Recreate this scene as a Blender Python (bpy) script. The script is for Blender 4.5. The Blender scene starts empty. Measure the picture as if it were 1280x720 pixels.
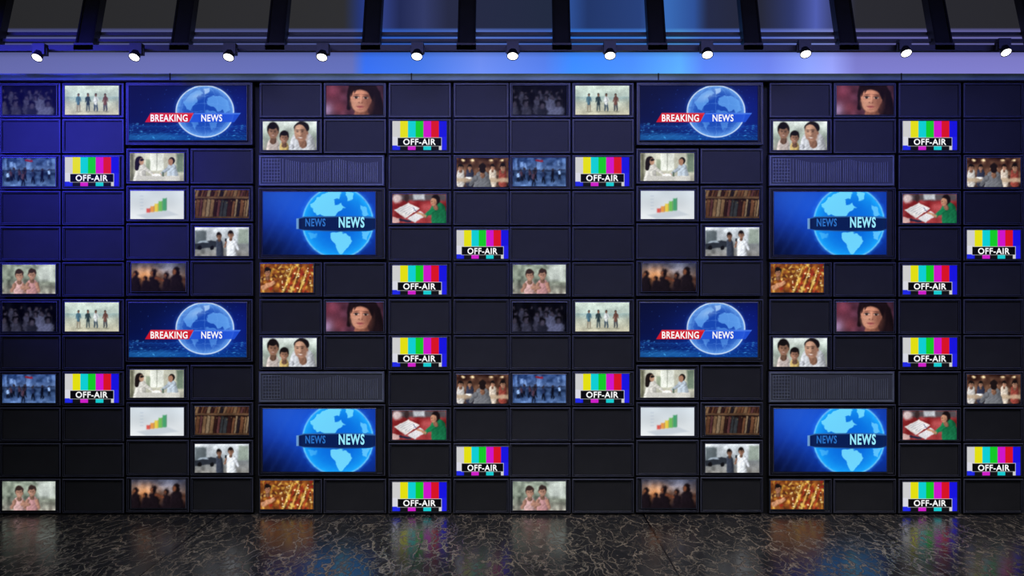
import bpy, math, random
import numpy as np
from mathutils import Vector

S = 0.01          # metres per photo pixel at the video wall plane
CAMD = 16.0
CZ = 2.83
rng = np.random.RandomState(7)
random.seed(5)
scene = bpy.context.scene
scene.view_settings.view_transform = 'Standard'
scene.view_settings.look = 'None'

def P(px, py, Y=0.0):
    k = (CAMD + Y) / CAMD
    return Vector(((px - 640) * S * k, Y, CZ + (360 - py) * S * k))

def lin(c):
    c = np.asarray(c, dtype=float) / 255.0
    return np.where(c <= 0.04045, c / 12.92, ((c + 0.055) / 1.055) ** 2.4)

# ------------------------------------------------------------ materials
def pmat(name, col, rough=0.5, metal=0.0, spec=0.5, noise=0.0, nscale=8.0, emit=None, es=1.0, vary=0.0):
    m = bpy.data.materials.new(name); m.use_nodes = True
    nt = m.node_tree; b = nt.nodes['Principled BSDF']
    c = lin(col)
    b.inputs['Roughness'].default_value = rough
    b.inputs['Metallic'].default_value = metal
    b.inputs['Specular IOR Level'].default_value = spec
    tc = nt.nodes.new('ShaderNodeTexCoord')
    n = nt.nodes.new('ShaderNodeTexNoise'); n.inputs['Scale'].default_value = nscale
    n.inputs['Detail'].default_value = 4
    nt.links.new(tc.outputs['Object'], n.inputs['Vector'])
    r = nt.nodes.new('ShaderNodeValToRGB')
    r.color_ramp.elements[0].position = 0.3; r.color_ramp.elements[1].position = 0.7
    r.color_ramp.elements[0].color = (*[max(0, x * (1 - noise)) for x in c], 1)
    r.color_ramp.elements[1].color = (*[min(1, x * (1 + noise)) for x in c], 1)
    nt.links.new(n.outputs['Fac'], r.inputs['Fac'])
    out = r.outputs['Color']
    if vary:
        oi = nt.nodes.new('ShaderNodeObjectInfo')
        mr = nt.nodes.new('ShaderNodeMapRange'); mr.inputs['To Min'].default_value = 1-vary; mr.inputs['To Max'].default_value = 1+vary
        nt.links.new(oi.outputs['Random'], mr.inputs['Value'])
        vm = nt.nodes.new('ShaderNodeVectorMath'); vm.operation = 'SCALE'
        nt.links.new(out, vm.inputs[0]); nt.links.new(mr.outputs['Result'], vm.inputs['Scale'])
        out = vm.outputs[0]
    nt.links.new(out, b.inputs['Base Color'])
    if emit is not None:
        e = lin(emit)
        b.inputs['Emission Color'].default_value = (*e, 1)
        b.inputs['Emission Strength'].default_value = es
    return m

def picmat(name, strength=1.0, rough=0.35, spec=0.2):
    m = bpy.data.materials.new(name); m.use_nodes = True
    nt = m.node_tree; b = nt.nodes['Principled BSDF']
    b.inputs['Base Color'].default_value = (0.003, 0.003, 0.004, 1)
    b.inputs['Roughness'].default_value = rough
    b.inputs['Specular IOR Level'].default_value = spec
    a = nt.nodes.new('ShaderNodeAttribute'); a.attribute_name = 'Col'
    nt.links.new(a.outputs['Color'], b.inputs['Emission Color'])
    b.inputs['Emission Strength'].default_value = strength
    try: m.cycles.emission_sampling = 'NONE'
    except Exception: pass
    return m

M_BEZEL = pmat('bezel_gloss_black', (6, 7, 12), 0.35, 0.0, 0.35, 0.2, 4)
M_EDGE = pmat('bezel_edge_highlight', (84, 88, 108), 0.4, 0.2, 0.5, 0.2, 6)  # paler than the bezel: edge highlights put into the colour
M_PANEL = pmat('dark_display_glass', (42, 43, 47), 0.45, 0.0, 0.2, 0.2, 2.2, vary=.16)
M_CASE = pmat('monitor_case_plastic', (8, 8, 11), 0.6)
M_PIC = picmat('screen_display', 1.0, 0.4, 0.04)
M_BACK = picmat('painted_glow_emission', 1.0, 0.8, 0.0)  # emits the wall light painted into the vertex colours
M_WHITE = pmat('caption_white', (10, 10, 10), 0.6, emit=(250, 250, 250))
M_CYAN = pmat('caption_pale_cyan', (10, 10, 10), 0.6, emit=(150, 232, 255))
M_DIMBLUE = pmat('caption_dim_blue', (10, 10, 10), 0.6, emit=(30, 105, 190))
for m in (M_WHITE, M_CYAN, M_DIMBLUE): m.cycles.emission_sampling = 'NONE'
M_BLACK = pmat('rail_black_steel', (13, 13, 16), 0.5, 0.2, 0.4, 0.2)
M_BRKT = pmat('bracket_dark_steel', (17, 17, 20), 0.6, 0.1, 0.3, 0.2)
M_LENS = pmat('spotlight_lens_glow', (255, 255, 255), 0.3, emit=(255, 252, 245), es=4.0)
M_WALL = pmat('wall_charcoal_paint', (16, 16, 20), 0.8, noise=0.15)
M_TRIM = pmat('trim_bluegrey_metal', (116, 146, 160), 0.4, 0.2, noise=0.2, nscale=2)
M_GRILL = pmat('grille_slate', (112, 120, 132), 0.4, 0.2, noise=0.15)
M_GRILLD = pmat('grille_recess', (60, 64, 72), 0.6)

# ------------------------------------------------------------ helpers
def link(ob, parent=None):
    scene.collection.objects.link(ob)
    if parent is not None: ob.parent = parent
    return ob

def empty(name, loc):
    e = bpy.data.objects.new(name, None); e.location = loc; e.empty_display_size = 0.1
    return link(e)

def mesh(name, vs, fs, mats, mi=None):
    me = bpy.data.meshes.new(name); me.from_pydata([tuple(v) for v in vs], [], fs)
    for m in mats: me.materials.append(m)
    if mi: me.polygons.foreach_set('material_index', mi)
    me.update(); return me

class MB:
    """mesh builder for boxes / prisms / cylinders"""
    def __init__(s): s.v = []; s.f = []; s.m = []
    def box(s, a, b, mi=0):
        (x0, y0, z0), (x1, y1, z1) = a, b
        n = len(s.v)
        s.v += [(x0,y0,z0),(x1,y0,z0),(x1,y1,z0),(x0,y1,z0),(x0,y0,z1),(x1,y0,z1),(x1,y1,z1),(x0,y1,z1)]
        for q in ((0,3,2,1),(4,5,6,7),(0,1,5,4),(1,2,6,5),(2,3,7,6),(3,0,4,7)):
            s.f.append(tuple(n+i for i in q)); s.m.append(mi)
    def ring(s, loops, mis, cap0=None, cap1=None):
        n = len(s.v); k = len(loops[0])
        for l in loops: s.v += [tuple(p) for p in l]
        for i in range(len(loops)-1):
            for j in range(k):
                a = n+i*k+j; b = n+i*k+(j+1)%k
                s.f.append((a, b, b+k, a+k)); s.m.append(mis[i])
        if cap0 is not None: s.f.append(tuple(n+j for j in range(k))[::-1]); s.m.append(cap0)
        if cap1 is not None: s.f.append(tuple(n+(len(loops)-1)*k+j for j in range(k))); s.m.append(cap1)
    def make(s, name, mats): return mesh(name, s.v, s.f, mats, s.m)

def cyl_loops(p0, p1, radii_t, n=20):
    p0 = Vector(p0); p1 = Vector(p1); d = (p1-p0).normalized()
    u = d.orthogonal().normalized(); w = d.cross(u)
    out = []
    for t, r in radii_t:
        c = p0.lerp(p1, t)
        out.append([c + u*r*math.cos(2*math.pi*i/n) + w*r*math.sin(2*math.pi*i/n) for i in range(n)])
    return out

# ------------------------------------------------------------ painter
class Canvas:
    def __init__(s, w, h, res=2.0):
        s.w, s.h = w, h
        s.nx, s.ny = int(w*res)+1, int(h*res)+1
        xs = np.linspace(0, w, s.nx); ys = np.linspace(0, h, s.ny)
        s.X, s.Y = np.meshgrid(xs, ys)
        s.a = np.zeros((s.ny, s.nx, 3))
    def fill(s, c): s.a[:] = c
    def blend(s, m, c, al=1.0):
        m = (np.clip(m, 0, 1)*al)[..., None]
        s.a = s.a*(1-m) + np.asarray(c, float)*m
    def add(s, m, c): s.a = np.clip(s.a + m[..., None]*np.asarray(c, float), 0, 255)
    def vgrad(s, stops):
        t = s.Y/s.h
        for k in range(3): s.a[..., k] = np.interp(t, [p for p, _ in stops], [c[k] for _, c in stops])
    def ell(s, cx, cy, rx, ry, c, soft=1.0, ang=0, al=1.0):
        a = math.radians(ang); dx = s.X-cx; dy = s.Y-cy
        x = dx*math.cos(a)+dy*math.sin(a); y = -dx*math.sin(a)+dy*math.cos(a)
        d = (np.sqrt((x/rx)**2+(y/ry)**2)-1)*min(rx, ry)
        s.blend(0.5-d/soft, c, al)
    def glow(s, cx, cy, rx, ry, c):
        s.add(np.exp(-((s.X-cx)/rx)**2-((s.Y-cy)/ry)**2), c)
    def rect(s, x0, y0, x1, y1, c, soft=0.5, al=1.0):
        d = np.maximum(np.abs(s.X-(x0+x1)/2)-(x1-x0)/2, np.abs(s.Y-(y0+y1)/2)-(y1-y0)/2)
        s.blend(0.5-d/soft, c, al)
    def cap(s, x0, y0, x1, y1, r0, r1, c, soft=0.8, al=1.0):
        """tapered limb / torso, softly shaded across its width and with folds"""
        dx, dy = x1-x0, y1-y0; L = dx*dx+dy*dy+1e-9
        t = np.clip(((s.X-x0)*dx+(s.Y-y0)*dy)/L, 0, 1)
        ex = s.X-x0-t*dx; ey = s.Y-y0-t*dy; r = r0+(r1-r0)*t
        d = np.hypot(ex, ey)-r
        m = np.clip(0.5-d/soft, 0, 1)*al
        if max(r0, r1) > 1.2:
            q = np.clip(ex/np.maximum(r, .5), -1, 1)
            sh = 1.02-.26*q*np.abs(q)-.10*np.abs(q)+.06*np.sin(s.X*1.1+s.Y*.7+np.sin(s.Y*.6)*2)
            col = np.clip(np.asarray(c, float)*sh[..., None], 0, 255)
        else: col = np.asarray(c, float)
        s.a = s.a*(1-m[..., None])+col*m[..., None]
    def poly(s, pts, c, soft=0.6, al=1.0):
        d = np.full(s.X.shape, 1e9); ins = np.zeros(s.X.shape, bool)
        n = len(pts)
        for i in range(n):
            x0, y0 = pts[i]; x1, y1 = pts[(i+1) % n]
            dx, dy = x1-x0, y1-y0
            t = np.clip(((s.X-x0)*dx+(s.Y-y0)*dy)/(dx*dx+dy*dy+1e-9), 0, 1)
            d = np.minimum(d, np.hypot(s.X-x0-t*dx, s.Y-y0-t*dy))
            cond = ((y0 > s.Y) != (y1 > s.Y))
            xi = (x1-x0)*(s.Y-y0)/((y1-y0) if abs(y1-y0) > 1e-9 else 1e-9)+x0
            ins ^= (cond & (s.X < xi))
        s.blend(0.5-np.where(ins, -d, d)/soft, c, al)
    def vnoise(s, cell, seed=0):
        r = np.random.RandomState(seed); gx = int(s.w/cell)+3; gy = int(s.h/cell)+3
        g = r.rand(gy, gx)*2-1
        fx = s.X/cell; fy = s.Y/cell; ix = fx.astype(int); iy = fy.astype(int)
        tx = fx-ix; ty = fy-iy; tx = tx*tx*(3-2*tx); ty = ty*ty*(3-2*ty)
        return (g[iy, ix]*(1-tx)+g[iy, ix+1]*tx)*(1-ty)+(g[iy+1, ix]*(1-tx)+g[iy+1, ix+1]*tx)*ty
    def noise(s, cell, amp, tint=(1, 1, 1), seed=0):
        s.a = np.clip(s.a+s.vnoise(cell, seed)[..., None]*amp*np.asarray(tint, float), 0, 255)
    def blur(s, n=1):
        for _ in range(n):
            p = np.pad(s.a, ((1, 1), (1, 1), (0, 0)), mode='edge')
            s.a = (p[1:-1, 1:-1]*2+p[:-2, 1:-1]+p[2:, 1:-1]+p[1:-1, :-2]+p[1:-1, 2:])/6
    def warp(s, amp=.7, cell=3.0, seed=1):
        """irregular, organic outlines"""
        k = (s.nx-1)/s.w
        wx = s.vnoise(cell, seed)*amp*k+s.vnoise(cell*.45, seed+2)*amp*.4*k
        wy = s.vnoise(cell, seed+1)*amp*k+s.vnoise(cell*.45, seed+3)*amp*.4*k
        J, I = np.meshgrid(np.arange(s.nx), np.arange(s.ny))
        fx = np.clip(J+wx, 0, s.nx-1.001); fy = np.clip(I+wy, 0, s.ny-1.001)
        ix = fx.astype(int); iy = fy.astype(int); tx = (fx-ix)[..., None]; ty = (fy-iy)[..., None]
        a = s.a
        s.a = (a[iy, ix]*(1-tx)+a[iy, ix+1]*tx)*(1-ty)+(a[iy+1, ix]*(1-tx)+a[iy+1, ix+1]*tx)*ty
    def grade(s, seed=1, warp=.6, sat=.82, con=1.08, bl=2, gain=1.0, tint=(1, 1, 1), nz=.6):
        s.warp(warp, 3.2, seed)
        v = s.vnoise(11, seed+7)*.12+s.vnoise(3.5, seed+8)*.12*nz+s.vnoise(1.4, seed+9)*.10*nz
        s.a = s.a*(1+v[..., None])
        l = s.a.mean(-1, keepdims=True); s.a = l+(s.a-l)*sat
        s.a = np.clip(((s.a-110)*con+110)*gain*np.asarray(tint), 0, 255); s.blur(bl)
        s.a = np.clip(s.a*(1+.035*np.random.RandomState(seed).randn(*s.X.shape))[..., None], 0, 255); return s
    def mesh(s, name, ox, oz, mat, k=S):
        """ox,oz local position of the top-left corner"""
        nx, ny = s.nx, s.ny
        V = np.zeros((ny*nx, 3)); V[:, 0] = (ox + s.X*k).ravel(); V[:, 2] = (oz - s.Y*k).ravel()
        i = np.arange(ny-1)[:, None]*nx+np.arange(nx-1)[None, :]
        F = np.stack([i+nx, i+nx+1, i+1, i], -1).reshape(-1, 4)
        me = bpy.data.meshes.new(name)
        me.vertices.add(len(V)); me.vertices.foreach_set('co', V.ravel())
        me.loops.add(F.size); me.loops.foreach_set('vertex_index', F.ravel())
        me.polygons.add(len(F)); me.polygons.foreach_set('loop_start', np.arange(0, F.size, 4))
        me.polygons.foreach_set('loop_total', np.full(len(F), 4))
        me.update(calc_edges=True); me.validate()
        at = me.color_attributes.new('Col', 'FLOAT_COLOR', 'POINT')
        C = np.ones((ny*nx, 4), dtype=np.float32); C[:, :3] = lin(np.clip(s.a, 0, 255)).reshape(-1, 3)
        at.data.foreach_set('color', C.ravel())
        me.materials.append(mat)
        return me

SK = (196, 148, 118); SKD = (140, 98, 76); HR = (30, 24, 24)

def head(c, x, y, r, skin=SK, hair=HR, face=True, tilt=0, smile=False):
    dk = [v*0.68 for v in skin]; lt = [min(255, v*1.12) for v in skin]
    c.cap(x, y+.8*r, x, y+1.5*r, .42*r, .5*r, dk, .8)
    c.ell(x, y-0.25*r, r*0.9, r*1.08, hair, 0.9)
    c.ell(x-.72*r, y+.2*r, .14*r, .24*r, dk, .6); c.ell(x+.72*r, y+.2*r, .14*r, .24*r, dk, .6)
    c.ell(x, y+0.22*r, r*0.68, r*0.92, skin, 0.8, tilt)
    c.ell(x+.34*r, y+.35*r, .4*r, .75*r, dk, .5*r+.3, tilt, .5)
    c.ell(x-.22*r, y+.05*r, .36*r, .5*r, lt, .6*r+.3, tilt, .5)
    c.ell(x-.1*r, y-.62*r, .62*r, .34*r, hair, .7)
    if face and r >= 2.5:
        for sx in (-1, 1):
            c.ell(x+sx*0.28*r, y+0.10*r, 0.14*r, 0.07*r, (54, 38, 34), 0.9, 0, .8)
            c.ell(x+sx*0.28*r, y-0.08*r, 0.2*r, 0.05*r, (54, 40, 34), 0.9, 0, .5)
        c.ell(x+.03*r, y+0.40*r, 0.1*r, 0.14*r, dk, 0.9, 0, .6)
        c.ell(x, y+0.68*r, 0.22*r, 0.09*r, (150, 84, 76), 0.9, 0, .7)
        if smile: c.ell(x, y+.66*r, .18*r, .05*r, (225, 212, 202), .6, 0, .7)

def im_crowd():
    c = Canvas(68, 36); c.fill((18, 20, 34)); c.noise(9, 14, (1, 1, 1.4), 1)
    r = random.Random(3)
    for row, (y, rr) in enumerate(((7, 2.6), (13, 3.6), (21, 5.0))):
        x = r.uniform(0, 5)
        while x < 70:
            tone = r.choice([(52, 54, 68), (130, 132, 146), (24, 25, 36), (90, 86, 96), (14, 14, 22)])
            yy = y+r.uniform(-2, 2)
            c.cap(x, yy+rr*1.9, x, yy+rr*5, rr*1.3, rr*1.5, tone, 3)
            c.ell(x, yy, rr*0.85, rr, (14, 13, 20), 2)
            c.ell(x-0.3, yy+rr*0.4, rr*0.6, rr*0.7, (105, 88, 92), 2)
            x += rr*r.uniform(1.8, 4.2)
    c.grade(4, 1.4, .5, 1.15, 3); c.a *= np.array([0.6, 0.62, 0.78]); return c

def im_beach():
    c = Canvas(68, 36)
    c.vgrad([(0, (206, 222, 208)), (.38, (190, 210, 200)), (.42, (160, 185, 180)), (.6, (188, 196, 178)), (1, (205, 200, 172))])
    c.rect(0, 13.5, 68, 15, (150, 178, 178), 1, .6); c.noise(6, 10, seed=4)
    P4 = [(17, (70, 110, 130), (150, 140, 120)), (29, (40, 60, 66), (80, 96, 96)), (39, (216, 222, 224), (60, 80, 96)), (51, (110, 72, 62), (70, 74, 80))]
    for x, sh, leg in P4:
        c.cap(x-1.1, 23, x-1.6, 31, 1.2, .7, leg, .8); c.cap(x+1.1, 23, x+1.8, 31, 1.2, .7, leg, .8)
        c.cap(x, 15, x, 22.5, 2.2, 1.9, sh, .8)
        c.cap(x-2.0, 14.8, x-3.2, 20, .8, .5, sh, .7); c.cap(x+2.0, 14.8, x+3.4, 19.5, .8, .5, sh, .7)
        c.ell(x, 11.3, 1.4, 1.9, (40, 32, 30), .7); c.ell(x, 11.9, 1.0, 1.4, SKD, .6)
        c.ell(x+1, 32.2, 4, .7, (150, 148, 125), .8)
    return c.grade(11, .4, .9, 1.0, 1, nz=.35)

def im_girl():
    c = Canvas(71, 36); c.fill((72, 42, 58)); c.glow(6, 8, 14, 12, (60, 20, 25)); c.glow(14, 28, 12, 9, (45, 15, 12))
    c.glow(2, 30, 8, 9, (60, 70, 90)); c.noise(7, 18, (1, .6, .8), 3); c.blur(3)
    c.ell(46, 13, 20, 22, (26, 16, 20), 2); c.cap(60, 12, 64, 40, 8, 10, (30, 19, 22), 2)
    c.cap(31, 12, 28, 28, 3, 2.6, (30, 18, 20), 2); c.cap(44, 32, 44, 40, 8, 10, (140, 88, 70), 2); c.ell(42, 44, 26, 7, (120, 52, 60), 2)
    c.ell(43.5, 15, 13.6, 14, (200, 134, 108), 1.6, 4); c.ell(42.8, 22, 11.2, 11.2, (200, 134, 108), 1.6, 4)
    c.ell(37.5, 21, 6.5, 8, (232, 168, 140), 7, 0, .7)
    c.ell(53, 20, 5.5, 12, (130, 78, 64), 7, 0, .65)
    # fringe and parting
    c.poly([(27, 18), (30, 9), (36, 6.2), (42, 4.6), (45, 5.2), (50, 7), (55, 11), (58, 20), (62, 0), (28, -2)], (30, 18, 22), 2.0)
    c.cap(33, 4, 31, 13, 1.6, .5, (34, 21, 24), 1.5); c.cap(53, 5, 56.5, 16, 1.8, .6, (34, 21, 24), 1.5); c.cap(38, 3, 35, 9, 1.4, .4, (34, 21, 24), 1.5)
    for x, y, q in ((37.4, 14.6, -1), (49.4, 15.0, 1)):
        c.ell(x, y, 4.4, 2.8, (146, 90, 74), 3, 0, .5)
        c.ell(x, y-3.5, 3.8, .6, (70, 40, 36), 1.1, 5*q, .8); c.ell(x, y, 3.1, 1.3, (206, 188, 180), .8)
        c.ell(x, y, 1.7, 1.5, (24, 14, 14), .7); c.ell(x, y-1.2, 3.3, .5, (40, 22, 20), .8); c.ell(x+.5, y-.5, .35, .35, (240, 240, 240), .5)
    c.cap(43.3, 14, 42.6, 18.6, .6, 1.2, (226, 164, 136), 2.2, .55); c.ell(45.4, 19.2, 1.2, 2.0, (156, 98, 78), 1.8, 0, .6)
    c.ell(41, 20.8, .9, .5, (104, 56, 48), .8); c.ell(44.6, 21, .9, .5, (104, 56, 48), .8); c.ell(42.7, 22.4, 2.4, .5, (160, 102, 84), 1, 0, .6)
    c.ell(42.4, 25.6, 3.9, 1.0, (172, 86, 86), 1); c.ell(42.5, 27.0, 2.9, 1.0, (196, 108, 104), 1); c.ell(42.4, 26.3, 3.8, .28, (100, 46, 48), .6)
    c.ell(42.5, 29.8, 3.4, .7, (150, 94, 78), 1.6, 0, .5)
    return c.grade(5, .25, .9, 1.08, 2, nz=.15)

def im_family():
    c = Canvas(68, 36); c.vgrad([(0, (206, 216, 210)), (.5, (166, 184, 170)), (1, (150, 150, 140))]); c.noise(6, 24, (.9, 1, .9), 9); c.blur(3)
    c.cap(50, 27, 52, 42, 15, 17, (196, 200, 208), 1); c.cap(36, 32, 18, 35, 3.6, 3, (178, 182, 192), 1)
    c.cap(13, 28, 12, 40, 7, 8, (206, 190, 184), 1); c.cap(27, 31, 27, 40, 5.5, 6.5, (190, 160, 90), 1)
    head(c, 13, 12, 8.4, (168, 118, 92), smile=True); head(c, 27, 20, 6.6, (156, 108, 84), smile=True)
    c.cap(49, 24, 51, 29, 4.5, 5, (140, 96, 74), 1)
    c.ell(49, 8.5, 9.6, 8.6, (30, 24, 26), 1, -10); c.ell(47.6, 14.6, 7.8, 11.0, (186, 134, 106), 1, -10)
    c.ell(52, 17, 4.4, 8, (132, 90, 70), 4, -8, .7); c.ell(45, 11, 4, 5, (212, 162, 132), 4, 0, .5)
    c.ell(56.2, 14.5, 1.3, 2.3, (150, 102, 80), .7)
    for x in (43.8, 50): c.ell(x, 12.8, 1.5, .55, (50, 34, 30), .9); c.ell(x, 10.9, 2.1, .4, (58, 42, 36), .9)
    c.ell(46.6, 16.6, 1.1, 1.8, (206, 152, 120), 1.2); c.ell(47.6, 18.4, 1.6, .5, (120, 78, 62), .8, 0, .7)
    c.ell(47.0, 20.6, 2.5, .7, (225, 216, 208), .8); c.ell(47.0, 21.6, 2.4, .4, (150, 84, 76), .8)
    return c.grade(6, .4, .75, 1.12, 2, nz=.35)

def im_street():
    c = Canvas(66, 36); c.vgrad([(0, (60, 84, 124)), (.4, (96, 112, 140)), (.55, (44, 60, 84)), (1, (96, 116, 146))])
    c.noise(4, 30, seed=12)
    r = random.Random(8)
    for i in range(9):
        x = r.uniform(0, 62); c.rect(x, r.uniform(0, 6), x+r.uniform(2, 6), r.uniform(9, 16), r.choice([(170, 186, 208), (34, 44, 66), (120, 140, 170)]), 1.2, .6)
    c.rect(29, 2, 38, 5, (190, 36, 48), 1); c.rect(0, 15, 66, 17, (24, 30, 46), 1.5, .6)
    for i in range(11):
        x = r.uniform(2, 64); y = r.uniform(13, 19); col = r.choice([(20, 24, 38), (190, 202, 220), (44, 52, 76), (96, 60, 66)]); q = r.uniform(.8, 1.5)
        c.cap(x, y+2.5*q, x, y+7*q, 1.5*q, 1.2*q, col, 1.2); c.cap(x-.6*q, y+7*q, x-1.3*q, y+12*q, .7*q, .5, (18, 22, 34), 1); c.cap(x+.6*q, y+7*q, x+1.1*q, y+12*q, .7*q, .5, (18, 22, 34), 1)
        c.ell(x, y, 1.0*q, 1.2*q, (66, 52, 54), .8)
    return c.grade(9, .9, .8, 1.15, 2, 1.05, (.78, .90, 1.08))

def im_interview():
    c = Canvas(67, 35); c.vgrad([(0, (206, 206, 186)), (.7, (190, 190, 170)), (1, (166, 164, 150))])
    c.rect(25, 0, 42, 22, (232, 236, 224), 1.2); c.rect(33, 0, 34, 22, (170, 176, 160), .8); c.rect(58, 0, 67, 24, (104, 122, 104), 3); c.rect(0, 0, 5, 35, (108, 108, 86), 3); c.rect(20, 8, 25, 22, (120, 140, 110), 2, .7)
    c.cap(14, 18, 12, 34, 5.6, 8, (216, 214, 206), 1); c.cap(18, 19, 28, 26, 2.2, 1.4, (206, 204, 196), .8); c.ell(29.5, 26.5, 1.6, 1.0, SK, .6)
    c.ell(12, 9.4, 4.6, 5.6, (34, 26, 24), 1); c.cap(9.5, 10, 8.5, 19, 3.4, 2.6, (34, 26, 24), 1); c.ell(14.4, 10.4, 2.9, 4.2, SK, .9); c.ell(15, 8.5, 2.4, 1.6, (34, 26, 24), .9)
    c.cap(52, 19, 54, 34, 5.8, 7.6, (176, 190, 204), 1); c.cap(47, 20, 39, 26, 2.1, 1.4, (168, 182, 196), .8); c.ell(37.6, 26.5, 1.6, 1.0, SK, .6)
    c.ell(52, 9.6, 3.9, 4.6, (32, 25, 24), 1); c.ell(50.6, 11.2, 2.9, 4.2, (176, 126, 98), .9)
    c.rect(8, 28.5, 62, 35, (206, 204, 196), 1); c.rect(27, 26, 38, 29, (240, 240, 236), .7); c.rect(40, 24, 42, 29, (90, 110, 90), .7)
    return c.grade(14, .4, .85, 1.08, 1, nz=.3)

def im_meeting():
    c = Canvas(66, 36); c.vgrad([(0, (70, 44, 36)), (.5, (110, 76, 58)), (1, (60, 44, 40))]); c.noise(5, 36, (1, .8, .6), 15)
    for x in (8, 20, 44, 58): c.ell(x, 3, 2.0, 1.3, (255, 226, 170), 2)
    for x, col, r in ((5, (190, 186, 182), 3.6), (17, (50, 54, 74), 3.2), (46, (200, 186, 170), 3.3), (59, (140, 62, 52), 3.9)):
        c.cap(x, 18, x, 32, 4.6, 5.2, col, 1.2); head(c, x, 11.5+.3*(4-r), r, (176, 128, 102))
    c.rect(0, 25, 66, 30, (180, 156, 128), 2.5, .85); c.ell(15, 25, 4, 1, (238, 236, 230), 1)
    c.cap(33, 25, 33, 40, 9.0, 12.5, (112, 114, 120), 1); c.cap(24, 25, 18, 33, 3.0, 2.4, (104, 106, 112), 1)
    c.cap(33, 17, 33, 22, 2.6, 3.2, (140, 98, 76), 1); c.ell(33, 12.5, 4.8, 6, (34, 26, 26), 1); c.ell(28.3, 13.5, .8, 1.4, SKD, .7); c.ell(37.7, 13.5, .8, 1.4, SKD, .7)
    return c.grade(17, .6, .85, 1.12, 1, nz=.4)

def im_chart():
    c = Canvas(66, 35); c.vgrad([(0, (206, 216, 224)), (1, (230, 234, 236))]); c.noise(16, 14, seed=3)
    c.poly([(8, 30), (46, 24), (60, 30), (20, 35)], (198, 206, 214), 2)
    hs = [(20, 7, (216, 66, 56)), (25, 10, (232, 140, 48)), (30, 13.5, (232, 200, 50)), (35, 17, (96, 180, 66)), (40, 21, (50, 150, 90))]
    for x, h, col in hs:
        b = 27-(x-20)*.12
        c.rect(x, b-h*.72, x+3.8, b, col, 1.4, .9); c.poly([(x+3.8, b-h*.72), (x+5, b-h*.72-1), (x+5, b-1), (x+3.8, b)], [v*.75 for v in col], .8, .85)
    for y in range(6, 26, 4): c.rect(12, y, 16, y+.8, (160, 176, 196), .9, .6)
    c.blur(3); return c

def im_books():
    c = Canvas(67, 35); c.fill((38, 26, 22)); r = random.Random(11)
    for y0, y1 in ((-3, 8), (11, 33)):
        x = -4
        while x < 70:
            w = r.uniform(2.4, 5.0); h = r.uniform(0, 2.5); sl = 2.5
            col = r.choice([(82, 48, 38), (110, 72, 50), (56, 32, 30), (128, 98, 70), (56, 60, 64), (42, 34, 40), (94, 56, 56), (140, 118, 92)])
            c.poly([(x+sl, y0+h), (x+w+sl, y0+h+.4), (x+w, y1), (x, y1)], col, .7)
            c.poly([(x+w*.5+sl, y0+h+2), (x+w*.9+sl, y0+h+2), (x+w*.9+sl, y0+h+3), (x+w*.5+sl, y0+h+3)], (176, 146, 96), .6, .7)
            c.poly([(x+.2+sl, y0+h), (x+.8+sl, y0+h), (x+.8, y1), (x+.2, y1)], [v*1.3 for v in col], .6, .6)
            c.poly([(x+w+sl-.4, y0+h), (x+w+sl+.3, y0+h), (x+w+.3, y1), (x+w-.4, y1)], (14, 10, 10), .6, .7)
            x += w+.4
    c.rect(0, 8, 67, 10.6, (108, 80, 58), .8); c.rect(0, 33, 67, 35, (96, 70, 50), .8); c.a *= .88
    return c.grade(21, .3, .88, 1.1, 2)

def im_green():
    c = Canvas(67, 36); c.fill((150, 50, 52)); c.noise(8, 28, seed=5)
    c.rect(0, 0, 67, 8, (84, 76, 80), 3); c.ell(6, 6, 6, 5, (206, 184, 184), 3); c.rect(26, 0, 40, 7, (186, 190, 196), 2.5); c.ell(18, 5, 3, 5, (60, 44, 44), 2)
    c.poly([(2, 20), (20, 11), (34, 18), (16, 30)], (222, 218, 216), .8)
    for k in range(5): c.poly([(6+k*3, 20+k*1.4), (19+k*3, 13.5+k*1.1), (19.6+k*3, 13.9+k*1.1), (6.6+k*3, 20.5+k*1.4)], (140, 146, 166), .7, .7)
    c.poly([(18, 30), (34, 21), (42, 26), (28, 36)], (204, 202, 206), .8); c.poly([(0, 28), (10, 31), (8, 36), (0, 36)], (216, 176, 172), 1); c.cap(10, 32, 22, 34, 1.4, 1.2, (40, 44, 70), 1)
    c.cap(57, 19, 61, 40, 9, 12, (26, 116, 74), 1); c.cap(51, 20, 41, 27, 3.2, 2.2, (28, 128, 80), .9); c.cap(41, 27, 33, 24, 1.7, 1.1, (180, 128, 100), .8)
    c.ell(31.5, 23.6, 1.8, 1.2, (184, 132, 104), .6); c.cap(52, 12, 54, 17, 2.6, 3, (140, 96, 76), .9); c.ell(54, 7.0, 5.6, 6.4, (30, 22, 24), 1); c.ell(51.2, 9.4, 3.8, 4.8, (180, 130, 102), .9)
    c.ell(53.4, 11, 2, 3, (128, 86, 68), 2, 0, .6); c.ell(49.2, 8.9, .8, .4, (36, 22, 22), .6); c.ell(49.6, 12, 1.2, .4, (150, 74, 70), .6); c.cap(30, 22, 26, 17, .4, .3, (30, 40, 90), .6)
    return c.grade(23, .5, .88, 1.12, 2, nz=.35)

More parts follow.
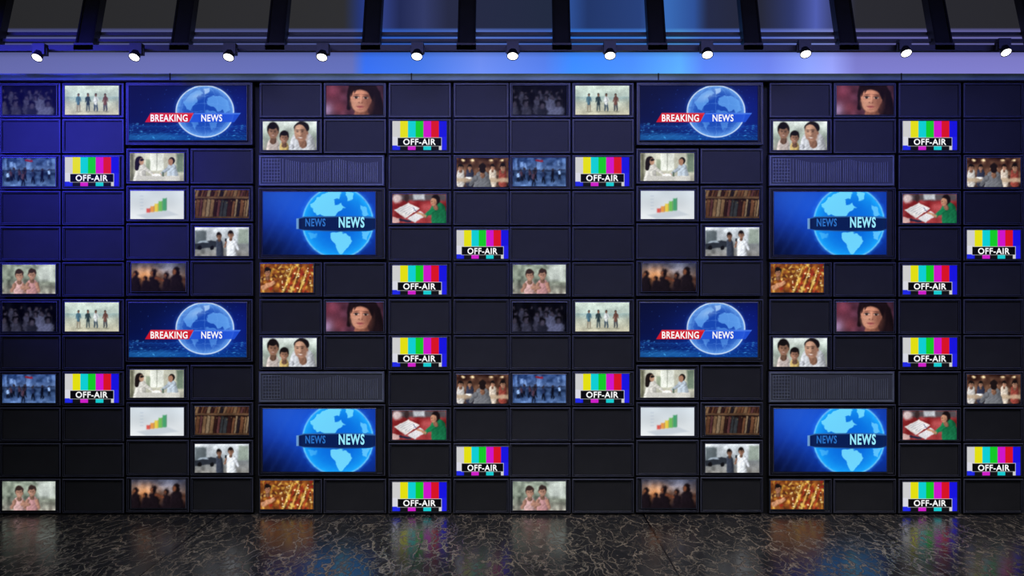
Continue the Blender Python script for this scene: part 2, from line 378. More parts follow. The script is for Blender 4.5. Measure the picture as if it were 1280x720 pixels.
def im_phone():
    c = Canvas(67, 35); c.vgrad([(0, (206, 214, 222)), (.45, (170, 180, 188)), (.6, (116, 122, 126)), (1, (138, 136, 132))]); c.noise(5, 28, seed=8)
    c.rect(0, 4, 14, 20, (86, 98, 104), 2.5, .9); c.rect(54, 2, 67, 20, (136, 152, 138), 2.5, .9); c.poly([(0, 20), (20, 16), (30, 18), (26, 24), (0, 27)], (44, 50, 60), 1); c.poly([(3, 19), (6, 16.5), (14, 16.2), (17, 18.5)], (150, 166, 182), .8)
    for x in (6, 21): c.ell(x, 25, 2.6, 2.6, (22, 22, 26), .8)
    c.cap(30, 18, 31, 33, 3.8, 4.6, (60, 68, 86), 1); head(c, 30, 10.5, 3.6, SKD)
    c.cap(45, 17, 46, 36, 5.4, 6.2, (214, 220, 228), 1); c.cap(41, 18, 37, 24, 2.0, 1.5, (204, 210, 220), .8); c.cap(37, 24, 38.6, 17.5, 1.3, 1.0, SKD, .7); c.rect(37.6, 13.6, 39.6, 17.2, (20, 22, 28), .6)
    c.cap(50, 18, 54, 27, 2.0, 1.4, (200, 206, 216), .8); head(c, 44.6, 8.6, 4.0, (164, 116, 90)); return c.grade(25, .45, .75, 1.12, 2, nz=.35)

def im_kids():
    c = Canvas(66, 36); c.vgrad([(0, (150, 164, 146)), (.5, (120, 132, 116)), (1, (134, 130, 120))]); c.noise(4, 44, (.95, 1, .9), 21); c.blur(2)
    c.rect(44, 0, 66, 20, (198, 206, 202), 5, .7)
    for x, y, rr, sh in ((21, 13, 6.0, (206, 160, 158)), (37, 12, 5.8, (196, 138, 140))):
        c.cap(x, y+12, x, y+26, 6.0, 7.6, sh, 1); c.cap(x-5.5, y+12, x-9.5, y+20, 2.2, 1.8, (170, 120, 100), .9); c.cap(x+5.5, y+12, x+8.5, y+21, 2.2, 1.7, (170, 120, 100), .9)
        head(c, x, y, rr, (184, 132, 108), (56, 40, 38), smile=True)
    c.cap(24, 29, 33, 29, 2.0, 1.8, (178, 126, 104), .9); return c.grade(27, .5, .78, 1.1, 2, nz=.35)

def im_sunset():
    c = Canvas(66, 35); c.vgrad([(0, (60, 64, 84)), (.4, (104, 82, 74)), (.65, (84, 54, 42)), (1, (28, 20, 24))])
    c.glow(16, 14, 14, 10, (120, 74, 30)); c.glow(46, 8, 14, 9, (60, 66, 76)); c.noise(5, 22, seed=2)
    for x, y, r in ((5, 14, 4.4), (17, 19, 3.4), (27, 12, 4.6), (43, 15, 3.6), (55, 10, 5.4)):
        c.cap(x, y+r*2, x, 40, r*1.3, r*1.9, (30, 22, 28), 2.5); c.ell(x, y, r*.8, r, (24, 17, 20), 1.6); c.ell(x-r*.4, y+.6, r*.35, r*.6, (168, 96, 60), 1.8, 0, .75)
    c.cap(30, 18, 38, 22, 1.6, 1.3, (120, 66, 44), 1.6); return c.grade(29, 1.0, .85, 1.08, 3)

def im_gold():
    c = Canvas(66, 35); c.fill((120, 68, 32)); c.noise(5, 30, (1, .7, .3), 6); r = random.Random(17)
    for i in range(150):
        x = r.uniform(0, 66); y = r.uniform(0, 35); col = r.choice([(226, 186, 76), (240, 216, 130), (186, 120, 46), (150, 40, 34), (86, 36, 24), (206, 156, 64), (70, 40, 30)])
        c.ell(x, y, r.uniform(.8, 2.8), r.uniform(.6, 1.8), col, 1.4, r.uniform(0, 180), .8)
    c.blur(1)
    for k in range(6):
        c.cap(28+k*5, 35, 40+k*4.4, 3+k, 1.2, .8, (236, 206, 106) if k % 2 == 0 else (160, 50, 36), 1.2, .7)
    for i in range(24): c.ell(r.uniform(26, 64), r.uniform(4, 34), .8, .7, (255, 240, 190), .8)
    c.cap(4, 29, 16, 23, 3.5, 2.4, (180, 130, 98), 1); head(c, 9, 10, 4.8, (176, 124, 96)); return c.grade(31, .7, .95, 1.12, 1, nz=.4)

def im_bars():
    w, h = 67, 36
    c = Canvas(w, h, 3.0)
    cols = [(205, 205, 205), (226, 222, 12), (12, 205, 210), (18, 200, 40), (205, 20, 200), (214, 18, 36), (22, 18, 220)]
    bw = w/7
    for i, col in enumerate(cols): c.rect(i*bw-(1 if i == 0 else 0), -1, (i+1)*bw+1, 30.4, col, .25)
    bot = [(24, 30, 210), (16, 16, 20), (205, 30, 200), (14, 14, 18), (20, 200, 205), (16, 16, 20), (205, 205, 205)]
    for i, col in enumerate(bot): c.rect(i*bw-(1 if i == 0 else 0), 30.6, (i+1)*bw+1, h+1, col, .25)
    c.rect(-1, 19.5, 6, 30.6, (215, 215, 225), .3); c.rect(0, 30.4, 8, 37, (30, 40, 225), .3); c.rect(w-6, 19.5, w+1, 37, (30, 30, 225), .3)
    c.rect(6, 20.4, w-6, 31.4, (225, 225, 225), .3); c.rect(6.5, 20.9, w-6.5, 31.0, (6, 6, 8), .3)
    return c

def im_breaking():
    w, h = 147, 68
    c = Canvas(w, h, 1.8)
    c.vgrad([(0, (6, 12, 50)), (.55, (5, 14, 62)), (.8, (4, 20, 78)), (1, (6, 50, 110))])
    c.glow(98, 34, 54, 34, (4, 26, 84)); c.glow(150, 10, 26, 40, (0, 0, 24))
    for k in range(9):
        y = 50+k*k*.26; c.rect(0, y, w, y+.35, (30, 120, 220), .7, .38)
    for k in range(-14, 26):
        c.cap(96+(k-6)*5, 48, 96+(k-6)*13, 68, .12, .25, (40, 130, 230), .8, .32)
    r = random.Random(2)
    for i in range(90):
        x = r.uniform(0, w); y = r.uniform(47, 67); c.ell(x, y, r.uniform(.5, 1.6), .4, (90, 190, 255), .6, 0, r.uniform(.3, .8))
    c.ell(30, 64, 40, 4, (60, 170, 250), 4, 0, .35)
    for i in range(40):
        c.ell(r.uniform(0, w), r.uniform(2, 40), .4, .4, (60, 110, 220), .6, 0, .6)
    cx, cy, Rr = 95, 32, 36
    d = np.hypot(c.X-cx, (c.Y-cy)*1.12)
    c.ell(cx, cy, Rr+2, Rr/1.12+2, (60, 130, 240), 5, 0, .35)
    rr = np.clip(d/Rr, 0, 1)
    inside = np.clip((Rr-d)/1.0+.5, 0, 1)
    for k in range(3):
        base = np.array((20, 70, 176))[k]; rim = np.array((120, 180, 248))[k]
        col = base+(rim-base)*rr**5
        c.a[..., k] = c.a[..., k]*(1-inside*.93)+col*inside*.93
    X = (c.X-cx)/Rr; Y = (c.Y-cy)/Rr*1.12
    for lat in (-.6, -.3, 0, .3, .6):
        c.blend(inside*np.exp(-((Y-lat-.12*(X*X))/.012)**2), (140, 190, 255), .28)
    for lon in (-.8, -.45, 0, .45, .8):
        c.blend(inside*np.exp(-((X-lon*np.sqrt(np.clip(1-Y*Y, 0, 1)))/.014)**2), (140, 190, 255), .28)
    def cont(pts, col, al=.75): c.poly([(cx+x*Rr, cy+y*Rr/1.12) for x, y in pts], col, 1.0, al)
    L = (104, 170, 244)
    cont([(-.75, -.35), (-.5, -.72), (-.15, -.86), (-.05, -.7), (-.3, -.55), (-.25, -.35), (-.45, -.2), (-.5, -.02), (-.62, -.1)], L)
    cont([(-.05, -.9), (.18, -.92), (.15, -.72), (.02, -.68)], (180, 215, 255))
    cont([(.1, -.5), (.3, -.62), (.55, -.6), (.8, -.4), (.88, -.05), (.7, .1), (.6, -.08), (.45, .02), (.35, -.15), (.2, -.2), (.08, -.3)], L)
    cont([(.05, -.05), (.35, -.02), (.5, .2), (.38, .55), (.25, .75), (.15, .4), (-.05, .2)], L, .5)
    cont([(-.5, .1), (-.28, .15), (-.2, .35), (-.35, .75), (-.45, .5), (-.58, .25)], L, .5)
    c.warp(.9, 3, 4)
    ring = np.exp(-((d-Rr)/.8)**2); c.blend(ring, (225, 240, 255), .9)
    c.ell(cx-10, cy-20, 10, 4, (235, 245, 255), 8, -25, .35)
    c.poly([(27, 34), (81, 34), (75, 45.5), (20, 45.5)], (206, 22, 40), .6); c.poly([(27, 34), (81, 34), (80, 36), (26, 36)], (226, 80, 90), .8, .5)
    c.poly([(82, 34), (140, 34), (132, 45.5), (76, 45.5)], (30, 80, 214), .6, .92); c.poly([(82, 34), (140, 34), (139, 35.6), (81, 35.6)], (110, 160, 250), .8, .5)
    return c

def im_news():
    w, h = 141, 78
    c = Canvas(w, h, 1.8)
    c.vgrad([(0, (14, 40, 130)), (.5, (10, 32, 124)), (1, (6, 22, 92))])
    c.glow(20, 6, 46, 40, (16, 36, 56)); c.glow(94, 38, 58, 50, (4, 54, 110)); c.glow(0, 78, 40, 30, (-4, -14, -50))
    for k in range(7): c.cap(-10+k*16, 84, 40+k*16, -6, 1.1, 1.1, (50, 96, 200), 6, .14)
    cx, cy, Rr = 94, 38, 44
    c.ell(cx, cy, Rr+2.5, Rr+2.5, (40, 140, 255), 5, 0, .4)
    d = np.hypot(c.X-cx, c.Y-cy); rr = np.clip(d/Rr, 0, 1); inside = np.clip((Rr-d)+.5, 0, 1)
    for k in range(3):
        a0 = (4, 104, 220)[k]; b0 = (24, 170, 255)[k]
        c.a[..., k] = c.a[..., k]*(1-inside)+(a0+(b0-a0)*rr**3)*inside
    def cont(pts, col=(120, 222, 255), al=.9): c.poly([(cx+x*Rr, cy+y*Rr) for x, y in pts], col, 1.0, al)
    cont([(-.78, -.5), (-.5, -.78), (-.2, -.88), (.1, -.86), (.05, -.68), (-.12, -.66), (-.08, -.5), (.1, -.55), (.2, -.4), (.0, -.3), (-.12, -.14), (-.3, -.1), (-.42, -.2), (-.6, -.22), (-.7, -.36)])
    cont([(.2, -.9), (.45, -.82), (.42, -.66), (.28, -.62)])
    cont([(-.2, .3), (.1, .26), (.34, .38), (.42, .5), (.26, .72), (.1, .9), (-.02, .8), (-.06, .6), (-.22, .44)])
    cont([(.62, -.5), (.8, -.44), (.88, -.2), (.74, -.18)], (100, 200, 255)); cont([(.7, .26), (.93, .24), (.8, .5), (.68, .44)], (100, 200, 255))
    cont([(-.86, .28), (-.6, .3), (-.62, .44), (-.78, .46)], (100, 200, 255), .5)
    c.warp(1.1, 4, 6)
    c.blend(np.exp(-((d-Rr)/1.1)**2), (130, 214, 255), .7)
    c.poly([(43, 33), (52, 30.5), (96, 30), (134, 30.5), (141, 32), (141, 47), (134, 48.5), (96, 49.5), (52, 48), (43, 45.5)], (6, 24, 74), .7, .95)
    c.poly([(43, 33), (52, 30.5), (96, 30), (134, 30.5), (141, 32), (141, 33), (96, 31.2), (52, 31.8), (43, 34)], (70, 150, 230), .7, .6)
    c.poly([(43, 45.5), (52, 47), (96, 48.4), (134, 47.5), (141, 46), (141, 47), (96, 49.6), (52, 48.2)], (60, 140, 220), .7, .5)
    c.rect(42, 33, 45, 46, (130, 180, 226), .7, .8)
    return c

# ------------------------------------------------------------ text
def text_mesh(s, w, h, mat, bold=0.035):
    """caption mesh fitted to w x h metres, centred on origin, facing -Y"""
    cu = bpy.data.curves.new('caption_src', 'FONT'); cu.body = s; cu.size = 1; cu.offset = bold; cu.resolution_u = 3
    cu.space_character = 1.0+bold*4.5
    ob = bpy.data.objects.new('caption_src', cu); scene.collection.objects.link(ob)
    dg = bpy.context.evaluated_depsgraph_get(); dg.update()
    me = bpy.data.meshes.new_from_object(ob.evaluated_get(dg))
    bpy.data.objects.remove(ob); bpy.data.curves.remove(cu)
    co = np.zeros(len(me.vertices)*3); me.vertices.foreach_get('co', co); co = co.reshape(-1, 3)
    mn, mx = co.min(0), co.max(0)
    out = np.zeros_like(co)
    out[:, 0] = ((co[:, 0]-mn[0])/(mx[0]-mn[0])-.5)*w
    out[:, 2] = ((co[:, 1]-mn[1])/(mx[1]-mn[1])-.5)*h
    me.vertices.foreach_set('co', out.ravel()); me.materials.clear(); me.materials.append(mat); me.update()
    return me

# ------------------------------------------------------------ monitors
def frame_mesh(name, w, h, bez=0.028, big=False):
    """w,h in metres, centred on the origin, front faces -Y"""
    b = MB()
    def L(i, y): 
        return [(-w/2+i, y, -h/2+i), (w/2-i, y, -h/2+i), (w/2-i, y, h/2-i), (-w/2+i, y, h/2-i)]
    d = -0.045 if not big else -0.07
    loops = [L(0.004, 0.11), L(0.0, 0.09), L(0, d+0.012), L(0.008, d), L(0.012, d), L(0.014, d+0.006), L(bez-0.004, d+0.006), L(bez, d+0.010), L(bez+0.004, d+0.030)]
    b.ring(loops, [3, 3, 1, 1, 0, 0, 1, 0], cap0=3, cap1=2)
    return b.make(name, [M_BEZEL, M_EDGE, M_PANEL, M_CASE])

cache = {}
def monitor(name, fr, pic=None, texts=(), big=False, ox=0, oy=0):
    """fr = frame rect in photo px, pic = (painter_key, x0,y0,x1,y1)"""
    x0, y0, x1, y1 = fr
    cx, cy = (x0+x1)/2, (y0+y1)/2
    w, h = (x1-x0)*S, (y1-y0)*S
    key = (round(w, 3), round(h, 3), big)
    if key not in cache: cache[key] = frame_mesh('monitor_frame', w, h, 0.036 if big else 0.028, big)
    loc = P(cx+ox, cy+oy)
    if pic is None:
        o = bpy.data.objects.new(name, cache[key]); o.location = loc; link(o); return
    e = empty(name, loc)
    o = bpy.data.objects.new('frame', cache[key]); link(o, e)
    k, px0, py0, px1, py1 = pic
    pk = (k, pic[1:], fr)
    if pk not in cache:
        c = PICS[k]
        sx = (px1-px0)/c.w; sy = (py1-py0)/c.h
        me = c.mesh('picture_'+k, 0, 0, M_PIC)
        V = np.zeros(len(me.vertices)*3); me.vertices.foreach_get('co', V); V = V.reshape(-1, 3)
        V[:, 0] = V[:, 0]*sx+(px0-cx)*S; V[:, 2] = V[:, 2]*sy-(py0-cy)*S
        V[:, 1] = -0.052 if not big else -0.074
        me.vertices.foreach_set('co', V.ravel()); me.update(); cache[pk] = me
        b = MB(); yb = V[0, 1]+.004
        a, bb, cc, dd = (px0-cx)*S, (px1-cx)*S, (cy-py1)*S, (cy-py0)*S
        def R(i, y): return [(a-i, y, cc-i), (bb+i, y, cc-i), (bb+i, y, dd+i), (a-i, y, dd+i)]
        b.ring([R(.014, yb+.02), R(.010, yb-.003), R(.004, yb-.005), R(0, yb+.002)], [0, 1, 0], cap1=2)
        cache[('lip',)+pk] = b.make('picture_lip', [M_BEZEL, M_EDGE, M_CASE])
    link(bpy.data.objects.new('picture', cache[pk]), e)
    link(bpy.data.objects.new('picture_lip', cache[('lip',)+pk]), e)
    for (s, tx0, ty0, tx1, ty1, mat, bold) in texts:
        tk = (s, tx1-tx0, ty1-ty0, mat.name)
        if tk not in cache: cache[tk] = text_mesh(s, (tx1-tx0)*S, (ty1-ty0)*S, mat, bold)
        t = bpy.data.objects.new('caption_'+s.lower().replace('-', '_'), cache[tk])
        t.location = (((tx0+tx1)/2-cx)*S, (-0.056 if not big else -0.079), (cy-(ty0+ty1)/2)*S)
        link(t, e)

PICS = dict(crowd=im_crowd(), beach=im_beach(), girl=im_girl(), family=im_family(), street=im_street(), interview=im_interview(),
            meeting=im_meeting(), chart=im_chart(), books=im_books(), green=im_green(), phone=im_phone(), kids=im_kids(),
            sunset=im_sunset(), gold=im_gold(), bars=im_bars(), breaking=im_breaking(), news=im_news())

A = (1, 77); B = (79, 156); C3 = (159, 237); C4 = (239, 317); C5 = (325, 403); C6 = (405, 483); C7 = (486, 564); C8 = (567, 636)
ROW = [(104, 147.5), (149, 192), (194, 237), (239, 281.5), (283.5, 326), (328, 371)]
ROWC = [None, None, (186, 230), (232.5, 277), (279.5, 324), (326, 370)]
def R(col, row): return (col[0], row[0], col[1], row[1])

def grille(ox, oy):
    x0, y0, x1, y1 = 324, 194, 481, 233
    cx, cy = (x0+x1)/2, (y0+y1)/2; w, h = (x1-x0)*S, (y1-y0)*S
    if 'grille' not in cache:
        b = MB()
        def L(i, y): return [(-w/2+i, y, -h/2+i), (w/2-i, y, -h/2+i), (w/2-i, y, h/2-i), (-w/2+i, y, h/2-i)]
        b.ring([L(0, .1), L(0, -.04), L(.012, -.052), L(.026, -.052), L(.034, -.035)], [3, 1, 0, 0], cap0=3, cap1=2)
        lx = -w/2+.05
        for i in range(7): b.box((lx+i*.036, -.046, -h/2+.045), (lx+i*.036+.007, -.03, h/2-.045), 0)
        for j in range(8): b.box((lx, -.045, -h/2+.045+j*.041), (lx+.224, -.03, -h/2+.052+j*.041), 0)
        x = lx+.25; i = 0
        while x < w/2-.06:
            top = h/2-.05-.05*abs(math.sin(i*.13)); b.box((x, -.046, -h/2+.05), (x+.008, -.03, top), 0); x += .026 if i % 7 else .04; i += 1
        cache['grille'] = b.make('speaker_grille_panel', [M_GRILL, M_EDGE, M_GRILLD, M_CASE])
    o = bpy.data.objects.new('speaker_grille_panel', cache['grille']); o.location = P(cx+ox, cy+oy); link(o)

def block(ox, oy):
    k = dict(ox=ox, oy=oy)
    def pic(name, fr, key, r, **kk): monitor(name, fr, (key,)+r, **kk, **k)
    def off(fr): monitor('television_off', fr, **k)
    def bars(fr, r):
        tx = [('OFF-AIR', r[0]+13.5, r[1]+22.1, r[2]-13.5, r[1]+29.9, M_WHITE, .018)]
        pic('television_color_bars', fr, 'bars', r, texts=tx)
    pic('television_crowd_picture', R(A, ROW[0]), 'crowd', (5, 108, 72, 144)); off(R(A, ROW[1]))
    pic('television_street_picture', R(A, ROW[2]), 'street', (5, 198, 71, 233)); off(R(A, ROW[3])); off(R(A, ROW[4]))
    pic('television_children_picture', R(A, ROW[5]), 'kids', (5, 331, 71, 367))
    pic('television_beach_picture', R(B, ROW[0]), 'beach', (83, 108, 150, 144)); off(R(B, ROW[1]))
    bars(R(B, ROW[2]), (83, 197, 150, 233)); off(R(B, ROW[3])); off(R(B, ROW[4])); off(R(B, ROW[5]))
    pic('television_breaking_news', (159, 104, 317, 182), 'breaking', (163.5, 108.5, 309.5, 176), big=True,
        texts=[('BREAKING', 190.5, 144.1, 236.5, 152.9, M_WHITE, .018), ('NEWS', 253.5, 144.1, 279.5, 152.9, M_WHITE, .018)])
    pic('television_interview_picture', R(C3, ROWC[2]), 'interview', (164, 192, 231, 226.5)); off(R(C4, ROWC[2]))
    pic('television_bar_chart', R(C3, ROWC[3]), 'chart', (164.5, 239, 231, 274)); pic('television_bookshelf_picture', R(C4, ROWC[3]), 'books', (245, 238, 312, 273))
    off(R(C3, ROWC[4])); pic('television_phone_man_picture', R(C4, ROWC[4]), 'phone', (245, 284.5, 312, 320))
    pic('television_sunset_people_picture', R(C3, ROWC[5]), 'sunset', (166, 329, 233, 364)); off(R(C4, ROWC[5]))
    off(R(C5, ROW[0])); pic('television_girl_portrait', R(C6, ROW[0]), 'girl', (408.5, 108, 479.5, 144))
    pic('television_family_picture', R(C5, ROW[1]), 'family', (329.5, 152.5, 396.5, 188)); off(R(C6, ROW[1]))
    grille(ox, oy)
    pic('television_news_globe', (324, 235, 482, 324), 'news', (330, 240.5, 470, 318.5), big=True,
        texts=[('NEWS', 424.5, 271.5, 456.5, 285, M_CYAN, .03), ('NEWS', 383, 273.5, 408, 283.5, M_DIMBLUE, .025)])
    pic('television_jewelry_picture', R(C5, ROW[5]), 'gold', (326.5, 330, 392.5, 365.5)); off(R(C6, ROW[5]))
    off(R(C7, ROW[0])); bars(R(C7, ROW[1]), (491, 152, 558.5, 188)); off(R(C7, ROW[2]))
    pic('television_classroom_picture', R(C7, ROW[3]), 'green', (491, 243, 558, 279)); off(R(C7, ROW[4])); bars(R(C7, ROW[5]), (491, 332, 558.5, 368))
    c8 = C8 if ox == 0 else (567, 642); e = 635.4 if ox == 0 else 637.5
    off(R(c8, ROW[0])); off(R(c8, ROW[1])); pic('television_meeting_picture', R(c8, ROW[2]), 'meeting', (571, 198, e, 234))
    off(R(c8, ROW[3])); bars(R(c8, ROW[4]), (571, 288, e, 323.5)); off(R(c8, ROW[5]))

for oy in (0, 270):
    for ox in (0, 636): block(ox, oy)

# ------------------------------------------------------------ room
b = MB(); b.box((-9, .30, 0), (9, .5, 7.4)); wall = link(bpy.data.objects.new('wall_back', b.make('wall_back', [M_WALL])))
b = MB(); b.box((-9, .13, 0), (9, .28, 5.40)); link(bpy.data.objects.new('trim_mounting_board', b.make('trim_mounting_board', [M_CASE])))
b = MB()
b.box((-9, -.09, 5.415), (9, .27, 5.495), 0); b.box((-9, -.10, 5.40), (9, .27, 5.415), 1)
for px in (-90, 215, 515, 822, 1124): 
    x = (px-640)*S; b.box((x-.008, -.094, 5.40), (x+.008, -.085, 5.50), 1)
link(bpy.data.objects.new('trim_1', b.make('trim_1', [M_TRIM, M_CASE])))

# upper backdrop: wall glow and blue light streaks painted as emissive vertex colours
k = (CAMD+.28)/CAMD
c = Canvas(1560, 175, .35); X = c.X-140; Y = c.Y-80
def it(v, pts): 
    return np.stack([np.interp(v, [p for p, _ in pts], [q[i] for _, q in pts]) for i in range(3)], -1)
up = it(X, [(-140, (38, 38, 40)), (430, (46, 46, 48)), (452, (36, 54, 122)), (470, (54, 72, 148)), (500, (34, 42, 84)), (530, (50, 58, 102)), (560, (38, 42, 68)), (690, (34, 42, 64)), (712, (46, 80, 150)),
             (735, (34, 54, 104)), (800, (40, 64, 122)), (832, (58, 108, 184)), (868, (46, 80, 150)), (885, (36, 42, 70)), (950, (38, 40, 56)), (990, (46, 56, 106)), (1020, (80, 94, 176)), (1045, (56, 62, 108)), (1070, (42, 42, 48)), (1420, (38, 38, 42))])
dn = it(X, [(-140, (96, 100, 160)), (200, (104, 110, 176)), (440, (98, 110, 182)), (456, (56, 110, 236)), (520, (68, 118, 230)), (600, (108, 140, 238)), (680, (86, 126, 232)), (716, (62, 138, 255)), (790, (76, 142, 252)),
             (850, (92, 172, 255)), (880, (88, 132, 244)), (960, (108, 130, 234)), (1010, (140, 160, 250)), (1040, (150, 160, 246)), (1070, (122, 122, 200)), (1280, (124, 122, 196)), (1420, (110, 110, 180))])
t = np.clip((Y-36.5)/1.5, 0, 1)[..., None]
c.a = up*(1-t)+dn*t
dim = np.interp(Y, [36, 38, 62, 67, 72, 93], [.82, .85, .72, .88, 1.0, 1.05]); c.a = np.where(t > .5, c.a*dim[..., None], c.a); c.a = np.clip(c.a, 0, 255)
me = c.mesh('painted_glow_backdrop', 0, 0, M_BACK, S*k)
o = bpy.data.objects.new('painted_glow_backdrop', me); tl = P(-140, -80, .28); o.location = tl; link(o, wall)

# ceiling above
b = MB(); b.box((-9, -18, 7.4), (9, .5, 7.55)); link(bpy.data.objects.new('ceiling', b.make('ceiling', [M_WALL])))

# lighting truss: rails + brackets
RY = -.9
e = empty('lighting_truss', (0, RY, P(0, 60, RY).z))
ez = e.location.z
b = MB()
for (ya, yb, yy, mi) in ((41, 45, -.55, 0), (49.5, 53, -.72, 0), (57, 64.5, RY, 0)):
    za, zb = P(0, ya, yy).z-ez, P(0, yb, yy).z-ez
    b.box((-8.5, yy-RY-.05, zb), (8.5, yy-RY+.05, za), mi)
link(bpy.data.objects.new('rails', b.make('rails', [M_BLACK])), e)
b = MB()
for i in range(-1, 13):
    px = 583+(i-5)*119.3
    bx = (px-640)*S*(CAMD+RY)/CAMD
    z1 = P(0, 60, RY).z-ez; zt = 7.4-ez
    hw = .085; y0 = .85
    def sec(w0, w1, ya, yb, z): return [(bx+w0, ya, z), (bx+w1, ya, z), (bx+w1, yb, z), (bx+w0, yb, z)]
    b.ring([sec(-hw, hw, -.02, .05, z1), sec(-hw, hw, y0-.02, y0+.05, zt)], [0], cap0=0, cap1=0)
    for sx in (-1, 1):
        a0, a1 = sorted((sx*hw, sx*(hw+.02)))
        b.ring([sec(a0, a1, -.05, .16, z1), sec(a0, a1, y0-.05, y0+.16, zt)], [1], cap0=1, cap1=1)
    b.box((bx-hw*1.35, -.05, z1-.03), (bx+hw*1.35, .1, z1+.05), 1)
link(bpy.data.objects.new('brackets', b.make('brackets', [M_BRKT, M_BLACK])), e)

# spotlights
lamps = [(50, 71.5), (171, 71), (288, 71), (404, 71), (522, 70), (641, 69.5), (762, 69), (883, 68), (1005, 67), (1130, 66), (1254, 65)]
for px, py in lamps:
    LY = -1.13
    p = P(px, py-6, LY)
    e = empty('stage_spotlight', p)
    side = (px-640)/640
    b = MB()
    b.box((-.02, -.015, .03), (.02, .175, .055), 0)
    b.box((-.082, -.012, -.03), (-.072, .012, .055), 0); b.box((.072, -.012, -.03), (.082, .012, .055), 0); b.box((-.082, -.012, .045), (.082, .012, .058), 0)
    b.box((-.070, -.06, -.03), (.070, .075, .095), 0)
    for j in range(4): b.box((-.060, .075+j*.012, -.025), (.060, .08+j*.012, .07), 0)
    d = Vector((side*.2 - .02, -.56, -.80)).normalized()
    s0 = Vector((0, -.02, -.015)); s1 = s0+d*.075
    b.ring(cyl_loops(s0, s1, [(0, .056), (.9, .066), (1, .068), (1, .061), (.9, .058)]), [0]*4, cap0=0)
    link(bpy.data.objects.new('housing', b.make('spotlight_housing', [M_BLACK])), e)
    b = MB(); b.ring(cyl_loops(s0+d*.068, s0+d*.073, [(0, .060), (.6, .056), (1, .03)]), [0]*2, cap0=0, cap1=0)
    link(bpy.data.objects.new('lens', b.make('spotlight_lens', [M_LENS])), e)

# ------------------------------------------------------------ floor
m = bpy.data.materials.new('floor_cracked_black_marble'); m.use_nodes = True
nt = m.node_tree; bs = nt.nodes['Principled BSDF']; N = nt.nodes.new; Lk = nt.links.new
tc = N('ShaderNodeTexCoord'); mp = N('ShaderNodeMapping'); mp.inputs['Scale'].default_value = (1, .30, 1)
Lk(tc.outputs['Object'], mp.inputs['Vector'])
nz = N('ShaderNodeTexNoise'); nz.inputs['Scale'].default_value = 5; nz.inputs['Detail'].default_value = 6; Lk(mp.outputs[0], nz.inputs['Vector'])
sub = N('ShaderNodeVectorMath'); sub.operation = 'SUBTRACT'; sub.inputs[1].default_value = (.5, .5, .5); Lk(nz.outputs['Color'], sub.inputs[0])
sc = N('ShaderNodeVectorMath'); sc.operation = 'SCALE'; sc.inputs['Scale'].default_value = .42; Lk(sub.outputs[0], sc.inputs[0])
ad = N('ShaderNodeVectorMath'); ad.operation = 'ADD'; Lk(mp.outputs[0], ad.inputs[0]); Lk(sc.outputs[0], ad.inputs[1])
def veins(scale, width):
    vo = N('ShaderNodeTexVoronoi'); vo.feature = 'DISTANCE_TO_EDGE'; vo.inputs['Scale'].default_value = scale; Lk(ad.outputs[0], vo.inputs['Vector'])
    rp = N('ShaderNodeValToRGB'); rp.color_ramp.elements[0].position = .0; rp.color_ramp.elements[0].color = (1, 1, 1, 1)
    rp.color_ramp.elements[1].position = width; rp.color_ramp.elements[1].color = (0, 0, 0, 1); Lk(vo.outputs['Distance'], rp.inputs['Fac']); return rp
v1 = veins(4.8, .05); v2 = veins(8.5, .055)
n2 = N('ShaderNodeTexNoise'); n2.inputs['Scale'].default_value = 4; n2.inputs['Detail'].default_value = 4; Lk(mp.outputs[0], n2.inputs['Vector'])
r2 = N('ShaderNodeValToRGB'); r2.color_ramp.elements[0].position = .36; r2.color_ramp.elements[1].position = .60; Lk(n2.outputs['Fac'], r2.inputs['Fac'])
inv = N('ShaderNodeMath'); inv.operation = 'SUBTRACT'; inv.inputs[0].default_value = 1.2; Lk(r2.outputs['Color'], inv.inputs[1])
mu = N('ShaderNodeMath'); mu.operation = 'MULTIPLY'; Lk(v1.outputs['Color'], mu.inputs[0]); Lk(r2.outputs['Color'], mu.inputs[1])
mu2 = N('ShaderNodeMath'); mu2.operation = 'MULTIPLY'; Lk(v2.outputs['Color'], mu2.inputs[0]); Lk(inv.outputs[0], mu2.inputs[1])
mu3 = N('ShaderNodeMath'); mu3.operation = 'MULTIPLY_ADD'; mu3.inputs[1].default_value = .6; Lk(mu2.outputs[0], mu3.inputs[0]); Lk(mu.outputs[0], mu3.inputs[2])
base = N('ShaderNodeMix'); base.data_type = 'RGBA'; Lk(n2.outputs['Fac'], base.inputs['Factor'])
base.inputs['A'].default_value = (*lin((26, 30, 36)), 1); base.inputs['B'].default_value = (*lin((56, 55, 57)), 1)
mix = N('ShaderNodeMix'); mix.data_type = 'RGBA'; Lk(mu3.outputs[0], mix.inputs['Factor'])
Lk(base.outputs['Result'], mix.inputs['A']); mix.inputs['B'].default_value = (*lin((150, 140, 128)), 1)
sx = N('ShaderNodeSeparateXYZ'); Lk(tc.outputs['Object'], sx.inputs[0])
a1 = N('ShaderNodeMath'); a1.operation = 'ADD'; a1.inputs[1].default_value = 1.02+2.65*6; Lk(sx.outputs['X'], a1.inputs[0])
a2 = N('ShaderNodeMath'); a2.operation = 'MODULO'; a2.inputs[1].default_value = 2.65; Lk(a1.outputs[0], a2.inputs[0])
a3 = N('ShaderNodeMath'); a3.operation = 'GREATER_THAN'; a3.inputs[1].default_value = .02; Lk(a2.outputs[0], a3.inputs[0])
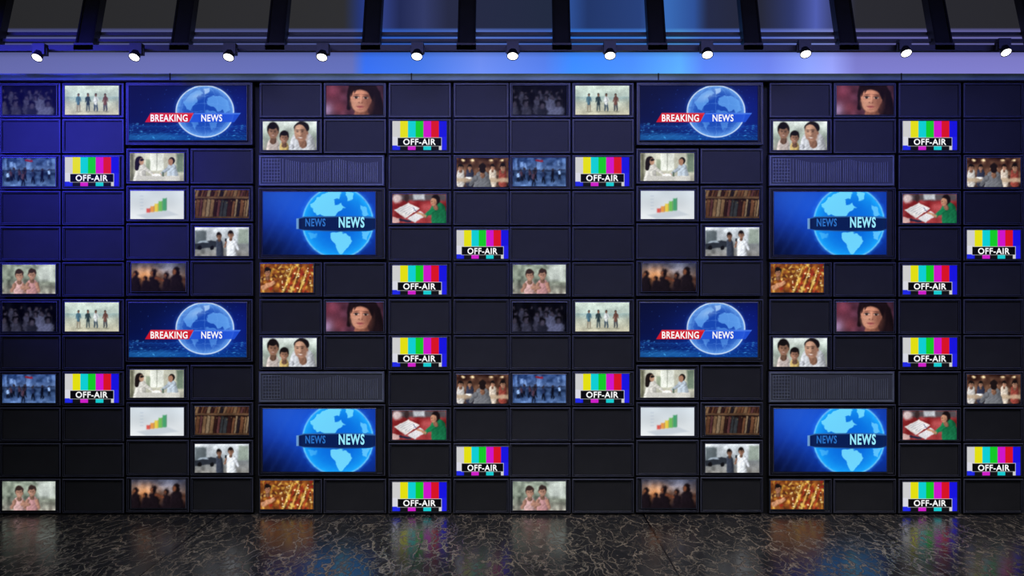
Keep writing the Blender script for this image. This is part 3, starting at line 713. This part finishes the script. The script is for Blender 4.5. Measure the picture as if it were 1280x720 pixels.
mj = N('ShaderNodeMix'); mj.data_type = 'RGBA'; Lk(a3.outputs[0], mj.inputs['Factor']); mj.inputs['A'].default_value = (.002, .002, .003, 1); Lk(mix.outputs['Result'], mj.inputs['B'])
Lk(mj.outputs['Result'], bs.inputs['Base Color'])
bp = N('ShaderNodeBump'); bp.inputs['Strength'].default_value = .4; bp.inputs['Distance'].default_value = .02
Lk(mu3.outputs[0], bp.inputs['Height']); Lk(bp.outputs['Normal'], bs.inputs['Normal'])
bs.inputs['Roughness'].default_value = .2; bs.inputs['Specular IOR Level'].default_value = .12
b = MB(); b.box((-9, -18, -.2), (9, .5, 0)); link(bpy.data.objects.new('floor', b.make('floor', [m])))

# ------------------------------------------------------------ lights
def area(name, loc, target, sx, sy, col, power, spread=180):
    l = bpy.data.lights.new(name, 'AREA'); l.shape = 'RECTANGLE'; l.size = sx; l.size_y = sy; l.color = col; l.energy = power; l.spread = math.radians(spread)
    o = bpy.data.objects.new(name, l); o.location = loc
    o.rotation_euler = (Vector(target)-Vector(loc)).to_track_quat('-Z', 'Y').to_euler(); link(o); return o
area('blue_wash_light', (1.2, -4.6, 6.4), (1.2, 0, 4.1), 12, .4, (.13, .14, 1.0), 82, 66)  # unseen, added for the blue tint over the upper wall
area('blue_wash_light', (-6.4, -3.6, 6.3), (-5.6, 0, 4.3), 2.4, .4, (.06, .06, 1.0), 80, 52)  # unseen, added to deepen the blue at the left
area('added_fill_light', (0, -9, 7.1), (0, 0, 2.0), 12, 2, (.95, .97, 1.0), 165, 100)  # unseen frontal fill, added for the grey base tone of the wall
area('added_fill_light', (2, -4.5, 6.9), (2, -1.6, 0), 12, .8, (1.0, .92, .84), 85, 60)  # unseen warm fill, added to brighten the floor

w = bpy.data.worlds.new('studio_world'); scene.world = w; w.use_nodes = True
w.node_tree.nodes['Background'].inputs[0].default_value = (.02, .022, .03, 1); w.node_tree.nodes['Background'].inputs[1].default_value = .5

cam = bpy.data.cameras.new('camera'); cam.lens = 45; cam.sensor_width = 36; cam.clip_end = 200
co = bpy.data.objects.new('camera', cam); co.location = (0, -CAMD, CZ); co.rotation_euler = (math.pi/2, 0, 0); link(co)
scene.camera = co
